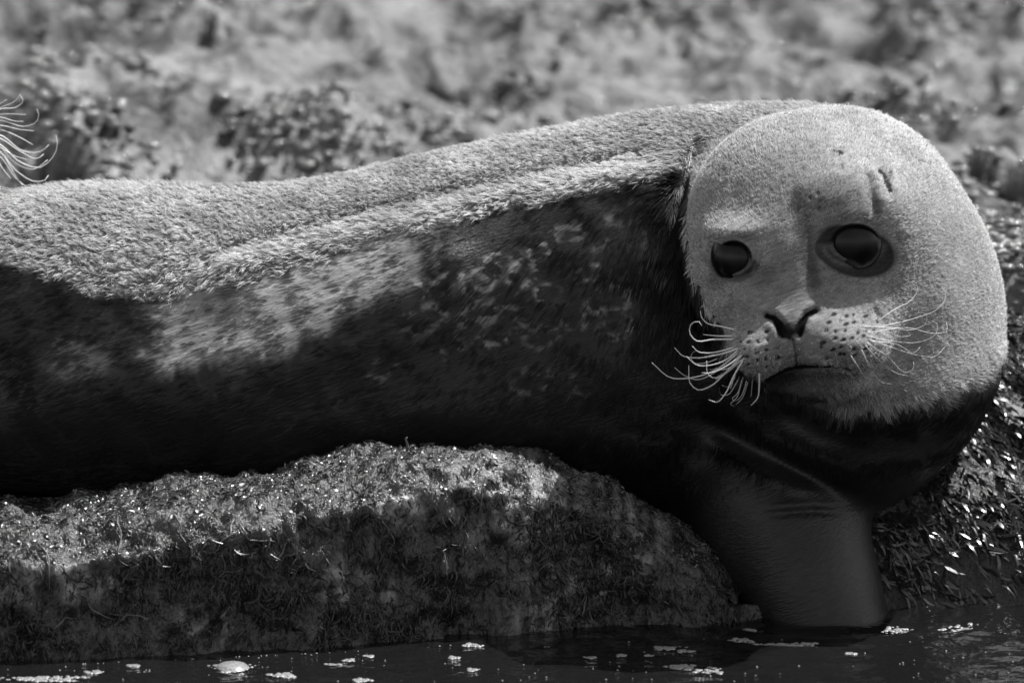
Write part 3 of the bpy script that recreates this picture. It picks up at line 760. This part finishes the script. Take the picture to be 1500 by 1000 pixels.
tone = tone*(1+.4*(1-sstep(1.2, 1.7, GY+.1*vnoise(GX*5, GY*5, GX*0, 63))))*(1-.25*sstep(.1, .7, fbm(u*4, v*2.5, u*0, 3, 95)))
M_shore = weed_rock_material('shore_weed', .11, .245, 9, (.3, .65), .009, 130, spec=.5, dark_attr=True)
sm = mesh_np('rocky_shore', np.stack([GX, GY, H], -1).reshape(-1, 3), grid_faces(*GX.shape), M_shore); attr(sm, 'tone', tone.ravel())
shore = link('rocky_shore', sm); tag(shore, kind='structure')

# wet bladders of weed on the shore: each catches the sun
def ico():
    t = (1+5**.5)/2; V = np.array([(-1, t, 0), (1, t, 0), (-1, -t, 0), (1, -t, 0), (0, -1, t), (0, 1, t), (0, -1, -t), (0, 1, -t), (t, 0, -1), (t, 0, 1), (-t, 0, -1), (-t, 0, 1)], float)
    F = [(0, 11, 5), (0, 5, 1), (0, 1, 7), (0, 7, 10), (0, 10, 11), (1, 5, 9), (5, 11, 4), (11, 10, 2), (10, 7, 6), (7, 1, 8), (3, 9, 4), (3, 4, 2), (3, 2, 6), (3, 6, 8), (3, 8, 9), (4, 9, 5), (2, 4, 11), (6, 2, 10), (8, 6, 7), (9, 8, 1)]
    return V/np.linalg.norm(V[0]), np.array(F)
IV, IF = ico()
def gloss_mat(name, base, rough, spec=.5, coat=0):
    m, n, b = new_mat(name); b.inputs['Roughness'].default_value = rough; b.inputs['Specular IOR Level'].default_value = spec
    nz = noise(n, 60, 3, .6, objcoord(n)); r = ramp(n, nz.outputs[0], [(.3, base*.6), (.7, base*1.5)]); n.links.new(r.outputs[0], b.inputs['Base Color'])
    b.inputs['Coat Weight'].default_value = coat; b.inputs['Coat Roughness'].default_value = .15
    return m
def height_at(x, y):
    i = np.clip(np.searchsorted(xs, x), 1, len(xs)-1); j = np.clip(np.searchsorted(ys, y), 1, len(ys)-1); return H[i, j]
n_b = 16000
bx_ = rng.uniform(-1.0, 1.1, n_b*6); by_ = .35+3.2*rng.uniform(0, 1, n_b*6)**1.3
den = sstep(-.1, .5, fbm((bx_+.3*by_)*6, by_*4, bx_*0, 3, 101)+.1)*(1.15-.45*sstep(1.3, 2.4, by_))
k = np.nonzero(rng.uniform(size=len(den)) < den)[0][:n_b]; bx_, by_ = bx_[k], by_[k]
br = rng.uniform(.003, .0075, len(k)); bz = height_at(bx_, by_)+br*.5
st = 1+rng.uniform(0, .8, (len(k), 1)); 
V = (IV[None]*br[:, None, None]*np.stack([st[:, 0]*1.2, np.ones(len(k)), np.ones(len(k))*.8], 1)[:, None, :] + np.stack([bx_, by_, bz], 1)[:, None, :]).reshape(-1, 3)
F_ = (IF[None]+(np.arange(len(k))*12)[:, None, None]).reshape(-1, 3)
o = link('bladder_weed', mesh_np('bladder_weed', V, F_, gloss_mat('wet_bladder', .2, .14, 1.0)))
tag(o, 'glistening wet weed bladders strewn over the rocky shore', 'seaweed', kind='stuff')

# --- the rock the seal lies on
RX = np.array([-420, -250, 0, 100, 200, 300, 420, 480, 540, 640, 700, 800, 850, 900, 950, 1000, 1050, 1100, 1180, 1260])
RWL = np.interp(RX, [-420, 0, 250, 500, 750, 1000, 1110, 1260], [985, 968, 960, 945, 925, 911, 906, 902])
RFR = np.interp(RX, [-420, 0, 100, 200, 300, 400, 500, 600, 660, 750, 850, 900, 950, 1000, 1050, 1100, 1180, 1260], [790, 798, 802, 784, 766, 746, 722, 694, 686, 690, 712, 735, 768, 800, 850, 900, 940, 960])
RRI = np.interp(RX, [-420, 0, 120, 200, 300, 420, 480, 540, 640, 750, 800, 850, 900, 950, 1000, 1050, 1100, 1180, 1260], [760, 748, 735, 715, 695, 689, 664, 654, 661, 667, 671, 685, 705, 736, 768, 825, 878, 925, 955])
RYR = np.interp(RX, [-420, 0, 300, 500, 660, 800, 1000, 1260], [-.2, -.16, -.17, -.16, -.13, -.10, -.09, -.08])
RBZ = np.interp(RX, TX, TB)
uu = np.arange(-420, 1262, 5.0); rows = []
nv = 150
for px in uu:
    f_ = lambda A: np.interp(px, RX, A)
    yw = WZ(px, f_(RWL), 0)[1]; x = (px-750)*MP
    yr = f_(RYR); pr = W(px, f_(RRI), yr); yf = min(yw+.015, yr-.03); pf = W(px, f_(RFR), yf)
    zb = W(px, min(f_(RBZ), 745), .09)[2]+.004
    P4 = [(yw-.03, -.16), (yw-.005, -.02), (yw+.004, .02), (yf-.01, max(pf[2]-.02, -.05)), (yf+.03, max(pf[2]+.012, -.03)), (yr, pr[2]), (.02, min(zb, pr[2]+.01)), (.20, min(zb, pr[2])), (.34, min(zb, pr[2])-.02), (.42, -.1)]
    P4 = np.array(P4); s = np.r_[0, np.cumsum(np.hypot(*np.diff(P4, axis=0).T))]
    # most rows where the camera looks
    t = np.r_[np.linspace(0, s[5]+.01, 120), np.linspace(s[5]+.02, s[-1], 30)]
    rows.append(np.stack([np.full(nv, x), np.interp(t, s, P4[:, 0]), np.interp(t, s, P4[:, 1])], 1))
R = np.array(rows)
for _ in range(3): R[:, 1:-1] = .5*R[:, 1:-1]+.25*(R[:, :-2]+R[:, 2:])
for _ in range(2): R[1:-1] = .5*R[1:-1]+.25*(R[:-2]+R[2:])
V = R.reshape(-1, 3); F_ = grid_faces(*R.shape[:2])
tri = np.concatenate([F_[:, [0, 1, 2]], F_[:, [0, 2, 3]]]); rn, _ = tri_normals(V, tri)
if (rn[:, 2].mean() < 0): F_ = F_[:, ::-1]; rn = -rn
kfront = (1-sstep(.2, .7, rn[:, 2]))
x_, y_, z_ = V.T
dsp = .012*fbm(x_*13, y_*13, z_*9, 4, 111) + .007*ridged(x_*34, y_*20, z_*13, 3, 121)*kfront + .0055*fbm(x_*60, y_*60, z_*50, 3, 131)
hid = sstep(-.12, -.05, y_)        # keep it clear of the belly
V = V + rn*(dsp*(1-.8*hid))[:, None]
V[:, 2] += .0022*(1-hid)*np.maximum(0, rn[:, 2])*vnoise(x_*260, y_*260, z_*100, 141)
M_rock = weed_rock_material('weedy_rock', .008, .085, 17, (.10, .36), .007, 230, aniso=(1, 1, .45), spec=.7, dark_attr=True)
rock = link('rock', None); tag(rock, 'dark weed-covered rock ledge under the seal, sunlit along its top edge', 'rock')
stone_me = mesh_np('stone', V, F_, M_rock); stone = link('stone', stone_me, rock)
rpx, rpy = PJ(V)
pale = np.zeros(len(V))                        # bare pale stone where no weed grows
for (x, y, rx, ry) in ((700, 700, 45, 50), (760, 745, 60, 70), (840, 720, 60, 60), (920, 760, 60, 60), (810, 890, 60, 45), (120, 850, 60, 32), (30, 850, 50, 30), (450, 770, 20, 20), (250, 770, 30, 25), (600, 740, 40, 30), (860, 850, 50, 30), (520, 860, 60, 40), (330, 910, 70, 30)):
    pale = np.maximum(pale, np.exp(-gau(rpx+16*vnoise(rpx/22, rpy/30, rpx*0, 241), rpy+14*vnoise(rpx/20, rpy/20, rpx*0, 242), x, y, rx, ry)**4))
pale = pale*sstep(-.35, .15, vnoise(rpx/11, rpy/38, rpx*0, 243)+.4*vnoise(rpx/5, rpy/9, rpx*0, 244))
attr(stone_me, 'tone', .65+4.6*pale)
# algae: short curled wet blades on top, longer hanging ones on the front
tri = np.concatenate([F_[:, [0, 1, 2]], F_[:, [0, 2, 3]]]); rn, fn = tri_normals(V, tri)
def scatter(V, tri, vn, w, n_):
    A = np.linalg.norm(np.cross(V[tri[:, 1]]-V[tri[:, 0]], V[tri[:, 2]]-V[tri[:, 0]]), axis=1)
    c = np.cumsum(A*w[tri].mean(1)); i = np.minimum(np.searchsorted(c, rng.uniform(0, c[-1], n_)), len(tri)-1)
    a, b = rng.uniform(size=(2, n_)); s = a+b > 1; a[s] = 1-a[s]; b[s] = 1-b[s]; B = np.stack([1-a-b, a, b], 1)[..., None]
    q = (vn[tri[i]]*B).sum(1); return (V[tri[i]]*B).sum(1), q/np.linalg.norm(q, axis=1, keepdims=True)
def blades(P, nn, dirs, L, wd, lift, mat, name, parent, curl=.6):
    n_ = len(P); t = dirs-(dirs*nn).sum(1, keepdims=True)*nn; t /= np.linalg.norm(t, axis=1, keepdims=True)+1e-9; s_ = np.cross(t, nn)
    L = L[:, None]; wd = wd[:, None]; lf = lift[:, None]; side = s_*np.cos(rng.uniform(-1, 1, (n_, 1)))+nn*np.sin(rng.uniform(-.9, .9, (n_, 1)))
    d = t*np.cos(lf)+nn*np.sin(lf)
    sw = s_*rng.normal(0, curl, (n_, 1))
    c0 = P-nn*.001; c1 = P+d*L*.4+nn*L*.06; c2 = P+d*L*.75+sw*L*.3; c3 = P+d*L+sw*L*.7-nn*L*.25*np.sin(lf+.2)
    VV = np.stack([c0-side*wd*.5, c0+side*wd*.5, c1-side*wd*.55, c1+side*wd*.55, c2-side*wd*.4, c2+side*wd*.4, c3], 1).reshape(-1, 3)
    FF = np.array([(0, 1, 3), (0, 3, 2), (2, 3, 5), (2, 5, 4), (4, 5, 6)]); FF = (FF[None]+(np.arange(n_)*7)[:, None, None]).reshape(-1, 3)
    return link(name, mesh_np(name, VV, FF, mat), parent)
vx, vy = PJ(V)
M_alga = gloss_mat('wet_algae', .07, .30, .8)
top = (V[:, 1] < 0)*sstep(.35, .7, rn[:, 2])*(V[:, 2] > .02)
P, nn = scatter(V, tri, rn, top*(.15+sstep(-.3, .4, vnoise(V[:, 0]*40, V[:, 1]*40, V[:, 2]*40, 151))), 17000)
n_ = len(P); o = blades(P, nn, rng.normal(size=(n_, 3)), rng.uniform(.003, .010, n_), rng.uniform(.001, .003, n_), rng.uniform(.0, .3, n_), M_alga, 'algae', rock, .4)
tag(o, kind='stuff')
M_hang = gloss_mat('hanging_weed', .022, .35, .5)
frt = (1-sstep(.2, .6, rn[:, 2]))*(V[:, 1] < -.03)*(V[:, 2] > .0)*(vx > -60)
P, nn = scatter(V, tri, rn, frt*(.25+sstep(-.3, .5, fbm(V[:, 0]*14, V[:, 1]*14, V[:, 2]*9, 3, 161))), 8000)
n_ = len(P); o = blades(P, nn, np.array([0, 0, -1.])+.55*rng.normal(size=(n_, 3)), rng.uniform(.005, .022, n_), rng.uniform(.0007, .0022, n_), rng.uniform(.02, .3, n_), M_hang, 'hanging_weed', rock, .8)
tag(o, kind='stuff')
# single weed stems that can be told apart
def snap(px, py):
    d = (vx-px)**2+(vy-py)**2+np.where((V[:, 1] < 0), 0, 1e6); i = np.argmin(d); return V[i]+rn[i]*.003
M_stem = gloss_mat('weed_stem', .12, .4, .5)
STEMS = [[(258, 755), (268, 785), (282, 806)], [(345, 762), (330, 790), (312, 806), (296, 810)], [(350, 770), (362, 785), (382, 792), (405, 793)],
         [(425, 790), (412, 810), (400, 832)], [(90, 828), (104, 850), (118, 870)], [(116, 868), (136, 892), (166, 908)], [(80, 922), (90, 905), (116, 900)],
         [(386, 800), (374, 808), (362, 818)], [(560, 760), (572, 780), (578, 796)], [(645, 805), (650, 825), (654, 842)], [(176, 910), (190, 900), (210, 905)],
         [(328, 810), (326, 835), (318, 850)], [(170, 762), (176, 790), (170, 815)], [(60, 800), (74, 830), (70, 866)], [(480, 700), (492, 716), (500, 742)], [(560, 688), (548, 702), (546, 722)],
         [(430, 712), (446, 730), (452, 748)], [(700, 690), (706, 730), (700, 770)], [(1002, 770), (1012, 785), (1022, 800)], [(850, 900), (858, 870), (850, 850)]]
for s_ in STEMS:
    q = spline([snap(*p) for p in spline(s_, 7)], 12); tv, tf = tube('s', q, .0013, .0007, M_stem)
    link('weed_stem', mesh_np('weed_stem', tv, tf, M_stem), rock)
a = snap(596, 664); q = np.array([a, a+[.001, 0, .008], a+[-.001, 0, .015], a+[.001, 0, .016]]); tv, tf = tube('s', q, .0016, .0011, M_stem)
tw = link('twig', mesh_np('twig', tv, tf, M_stem)); tag(tw, 'tiny upright twig stuck in the sunlit weed on the ledge', 'twig')

# --- ridged rock rising out of the water on the other side of the flipper
gx = np.arange(.30, 1.15, .0028); gy = np.r_[np.arange(-.16, .6, .0036), np.arange(.6, 1.12, .008)]; RX2, RY2 = np.meshgrid(gx, gy, indexing='ij')
yedge = -.075 + .03*(RX2-.44) + .015*vnoise(RX2*14, RX2*0, RX2*0, 171)
dd = RY2-yedge
Hh = np.where(dd > 0, .34*(1-np.exp(-dd*(3.2-1.6*sstep(.48, .62, RX2)))) + .045*sstep(0, .03, dd), dd*1.2)
Hh = Hh - .35*sstep(.95, 1.1, RY2) - .35*sstep(.40, .31, RX2)
s1 = RX2*.8+RY2*.95; s2 = RX2*.75-RY2*.85
Hh = Hh + sstep(-.04, .08, dd)*(.010*ridged(s1*9, s2*3.0, s1*0, 2, 181) + .011*ridged(s1*24, s2*6, s1*0, 2, 191) + .006*ridged(s1*55, s2*12, s1*0, 2, 192) + .002*fbm(s1*110, s2*60, s1*0, 3, 195)) - .012
M_rock2 = weed_rock_material('ridged_wet_rock', .008, .03, 24, (.14, .36), .005, 300, aniso=(1, 1, 1), spec=.7)
ridge = link('ridged_rock', mesh_np('ridged_rock', np.stack([RX2, RY2, Hh], -1).reshape(-1, 3), grid_faces(*RX2.shape), M_rock2))
RV = np.stack([RX2, RY2, Hh], -1).reshape(-1, 3); RQ = grid_faces(*RX2.shape); RT = np.concatenate([RQ[:, [0, 1, 2]], RQ[:, [0, 2, 3]]]); RN, _ = tri_normals(RV, RT)
wz_ = (RV[:, 2] > .01)*(RV[:, 1] < .62)*(RV[:, 0] > .38)*(RV[:, 0] < .85)*(.15+sstep(-.3, .4, vnoise(RV[:, 0]*22, RV[:, 1]*22, RV[:, 2]*22, 281)))
P, nn = scatter(RV, RT, RN, wz_, 15000); n_ = len(P)
o = blades(P, nn, np.array([.75, -.75, -.4])+.35*rng.normal(size=(n_, 3)), rng.uniform(.010, .034, n_), rng.uniform(.0018, .0045, n_), rng.uniform(.0, .22, n_), gloss_mat('ropy_weed', .022, .24, .8), 'ropy_weed', ridge, .5)
tag(o, kind='stuff')
tag(ridge, 'wet glinting ridged rock sloping into the water beyond the flipper', 'rock')

# --- water
def water_material():
    m, n, b = new_mat('water'); b.inputs['Base Color'].default_value = grey(.009); b.inputs['Roughness'].default_value = .06; b.inputs['IOR'].default_value = 1.33
    co = objcoord(n, (1, .9, 1)); n1 = noise(n, 22, 3, .5, co); n2 = noise(n, 130, 2, .5, co)
    b1 = bump(n, n1.outputs[0], .010, .8); b2 = bump(n, n2.outputs[0], .0008, .6, b1); n.links.new(b2.outputs[0], b.inputs['Normal']); return m
xs2 = axis_pts(-.8, .8, .006, 400); ys2 = np.r_[(-1.2-np.cumsum(.006*1.35**np.arange(1, 40)))[::-1], np.arange(-1.2, .1, .005), [.3]]; ys2 = ys2[ys2 > -600]
WX, WY = np.meshgrid(xs2, ys2, indexing='ij'); nw = (np.abs(WX) < 1.5) & (WY > -2.5)
fl = W(1210, 908, -.13); rr = np.hypot(WX-fl[0], (WY-fl[1]))
Hw = nw*(.0019*fbm(WX*14, WY*11, WX*0, 3, 201) + .0018*np.sin(rr*105)*np.exp(-((rr-.10)/.16)**2)*(WX > -.1)*1.4)
water = link('water', mesh_np('water', np.stack([WX, WY, Hw], -1).reshape(-1, 3), grid_faces(*WX.shape), water_material())); tag(water, kind='structure')

# foam floating on the water
def foam_material():
    m, n, b = new_mat('foam'); nz = noise(n, 400, 2, .5, objcoord(n)); r = ramp(n, nz.outputs[0], [(.3, .15), (.7, .42)]); n.links.new(r.outputs[0], b.inputs['Base Color'])
    b.inputs['Roughness'].default_value = .3; b.inputs['Specular IOR Level'].default_value = .6; return m
M_foam = foam_material()
HV = []; HF = []
for i in range(4):
    for j in range(8): t = i/3*math.pi/2*.9; HV.append((math.cos(t)*math.cos(j*math.pi/4), math.cos(t)*math.sin(j*math.pi/4), math.sin(t)))
HV.append((0, 0, 1.02)); HV = np.array(HV)
for i in range(3):
    for j in range(8): a = i*8+j; b_ = i*8+(j+1) % 8; HF += [(a, b_, b_+8), (a, b_+8, a+8)]
HF += [(24+j, 24+(j+1) % 8, 32) for j in range(8)]; HF = np.array(HF)
def foam(px, py, w, asp=.45, big=0):
    c = WZ(px, py, 0); n_ = int(8+w*.9); rx = w*MP*.5
    a = rng.uniform(0, 2*np.pi, n_); rad = np.sqrt(rng.uniform(0, 1, n_))*(1+.35*np.sin(a*3+rng.uniform(0, 6)))
    bx = rx*rad*np.cos(a); by = rx*asp*2.2*rad*np.sin(a); r = rng.uniform(.0008, .0024, n_)
    if big: bx[0] = .002; by[0] = 0; r[0] = big
    VV = (HV[None]*np.stack([r*1.5, r*2.0, r*.5], 1)[:, None]+np.stack([bx, by, np.full(n_, .0004)], 1)[:, None]).reshape(-1, 3)
    FF = (HF[None]+(np.arange(n_)*len(HV))[:, None, None]).reshape(-1, 3)
    o = link('foam_patch', mesh_np('foam_patch', VV, FF, M_foam), None, (c[0], c[1], 0)); return o
FOAM = [(417, 989, 36), (194, 975, 22), (137, 984, 26), (692, 945, 26), (541, 961, 12), (512, 967, 14), (664, 963, 12), (488, 974, 18), (693, 981, 16), (530, 996, 26), (801, 949, 14), (864, 963, 14), (910, 960, 14), (951, 960, 12),
        (991, 977, 22), (1094, 923, 20), (1084, 939, 36), (1004, 954, 22), (1228, 952, 14), (1245, 957, 12), (1001, 977, 40), (1410, 921, 70)]
GR = 'foam patches floating on the dark water'
for f_ in FOAM:
    a_ = f_[0] > 960
    tag(foam(*f_), 'small pale foam patch on the water before the flipper' if a_ else 'small pale foam patch on the water along the foot of the ledge', 'foam', 'foam by the flipper' if a_ else 'foam along the ledge')
tag(foam(338, 978, 72, .45, .013), 'foam patch with one large domed bubble beside the ledge', 'foam', GR)
tag(foam(1039, 983, 40, .5), 'ragged pale foam patch on open water below the flipper', 'foam', GR)
tag(foam(1314, 923, 42, .5), 'pale foam patch close beside the flipper where it enters the water', 'foam', GR)
tag(foam(60, 994, 130, .12), 'long thin line of foam on the water below the ledge', 'foam', GR)
tag(foam(1157, 944, 84, .12), 'thin streak of foam just in front of the submerged flipper', 'foam', GR)
tag(foam(978, 949, 44, .3), 'flat foam patch by the shaded foot of the ledge', 'foam', GR)
n_ = 230; sx_ = rng.uniform(-60, 1560, n_); sy_ = 930+75*rng.uniform(0, 1, n_)**.8; sy_ = np.maximum(sy_, np.interp(sx_, [0, 500, 1100, 1500], [978, 955, 918, 905]))
C = np.array([WZ(a, b, 0) for a, b in zip(sx_, sy_)]); r = rng.uniform(.0004, .0013, n_)
VV = (HV[None]*(r[:, None, None])+C[:, None]).reshape(-1, 3); FF = (HF[None]+(np.arange(n_)*len(HV))[:, None, None]).reshape(-1, 3)
tag(link('bubbles', mesh_np('bubbles', VV, FF, M_foam)), 'tiny scattered bubbles on the dark water', 'bubbles', kind='stuff')

# ---------------------------------------------------------------- the other seal, its muzzle just beyond the frame
def second_seal():
    F = Field((-1.75, -.12, .05), (-.55, .85, .95), .009)
    m0 = W(-62, 190, .16)
    hc = m0+np.array([-.10, .05, .045])
    F.f[:] = 1
    F.ell(hc, (.125, .115, .115), None, 0)
    F.ell(m0+np.array([-.02, .01, .0]), (.065, .055, .045), None, .04)
    F.ell(m0+np.array([.008, -.022, -.012]), (.032, .032, .030), None, .02); F.ell(m0+np.array([.008, .030, -.012]), (.032, .032, .030), None, .02)
    F.ell(m0+np.array([.012, .003, .014]), (.028, .022, .016), None, .015)
    F.ell(hc+np.array([-.13, .10, -.06]), (.17, .15, .15), None, .06)
    F.ell(hc+np.array([-.36, .24, -.13]), (.30, .22, .21), None, .08)
    F.ell(hc+np.array([-.50, .30, -.16]), (.28, .20, .19), None, .08)
    V, Q = F.mesh(); V = relax(V, Q, 3)
    s = link('seal', None, None, (0, 0, 0)); tag(s, 'second seal whose long white whiskers reach in behind the resting seal', 'seal')
    me = mesh_np('other_seal_body', V, Q, M_skin); nz = vnoise(V[:, 0]*20, V[:, 1]*20, V[:, 2]*20, 211)
    T = np.concatenate([Q[:, [0, 1, 2]], Q[:, [0, 2, 3]]]); vn, _ = tri_normals(V, T)
    nd = np.linalg.norm((V-(m0+np.array([.038, .003, .016])))/np.array([.02, .017, .014]), axis=1); ed = np.min([np.linalg.norm(V-(hc+np.array([.078, q*.075, .042])), axis=1) for q in (-1, 1)], axis=0)
    dk = np.maximum(1-sstep(.75, 1.15, nd), 1-sstep(.020, .028, ed)); mo = np.exp(-((V[:, 2]-(m0[2]-.034))/.003)**2)*(V[:, 0] > m0[0]-.02); dk = np.maximum(dk, .8*mo)
    a2 = (.33+.08*nz)*(1-dk)+.015*dk
    attr(me, 'albedo', a2*.6); attr(me, 'dry', np.ones(len(V))); link('body', me, s)
    w_ = (1-dk)*(V[:, 0] > hc[0]-.35)*(vn[:, 1] < .6); A = np.linalg.norm(np.cross(V[T[:, 1]]-V[T[:, 0]], V[T[:, 2]]-V[T[:, 0]]), axis=1)*w_[T].mean(1)
    c_ = np.cumsum(A); i_ = np.minimum(np.searchsorted(c_, rng.uniform(0, c_[-1], 60000)), len(T)-1); b_ = rng.dirichlet((1, 1, 1), 60000)[..., None]
    hp = (V[T[i_]]*b_).sum(1); hn = (vn[T[i_]]*b_).sum(1); hn /= np.linalg.norm(hn, axis=1, keepdims=True); td = hp-m0; td /= np.linalg.norm(td, axis=1, keepdims=True)
    hair_object('dry_fur', hp, hn, td+np.array([-.4, .1, 0]), np.full(60000, .0055), np.full(60000, .45), .0004, (a2[T[i_]].mean(1))*rng.uniform(.7, 1.3, 60000), M_dry, s, clump=.005, clump_k=.5, jit=.16)
    for sg in (-1, 1): link('eye', uv_sphere('eye', M_eye, .021), s, hc+np.array([.070, sg*.067, .040]))
    y0 = m0[1]-.02
    WS = [[(-40, 180), (0, 158), (22, 148), (30, 138)], [(-40, 185), (0, 160), (26, 156), (34, 148), (30, 140)], [(-40, 178), (0, 152), (10, 146)],
          [(-45, 186), (0, 168), (38, 168)], [(-45, 190), (0, 177), (40, 185), (54, 178), (56, 164), (54, 160)], [(-45, 192), (0, 184), (30, 190), (50, 192)],
          [(-45, 196), (0, 190), (26, 200), (48, 212)], [(-45, 198), (0, 198), (36, 222), (60, 222), (72, 212)], [(-45, 200), (0, 203), (30, 222), (56, 232), (64, 226)],
          [(-45, 203), (0, 212), (30, 238), (60, 245), (76, 232), (84, 214), (82, 198)], [(-45, 205), (0, 216), (24, 240), (50, 248), (70, 234)],
          [(-45, 208), (0, 224), (26, 252), (52, 266), (66, 264), (71, 257)], [(-45, 212), (0, 230), (24, 262), (40, 275)], [(-45, 214), (0, 222), (16, 246), (38, 272), (46, 270)],
          [(-45, 210), (0, 216), (20, 228), (40, 234)], [(-50, 215), (-10, 228), (6, 250), (16, 262)], [(-45, 190), (0, 172), (24, 178), (34, 178)]]
    for w in WS: add_whisker(w, random.uniform(-.03, .03), .0011, s, y0=y0)
second_seal()
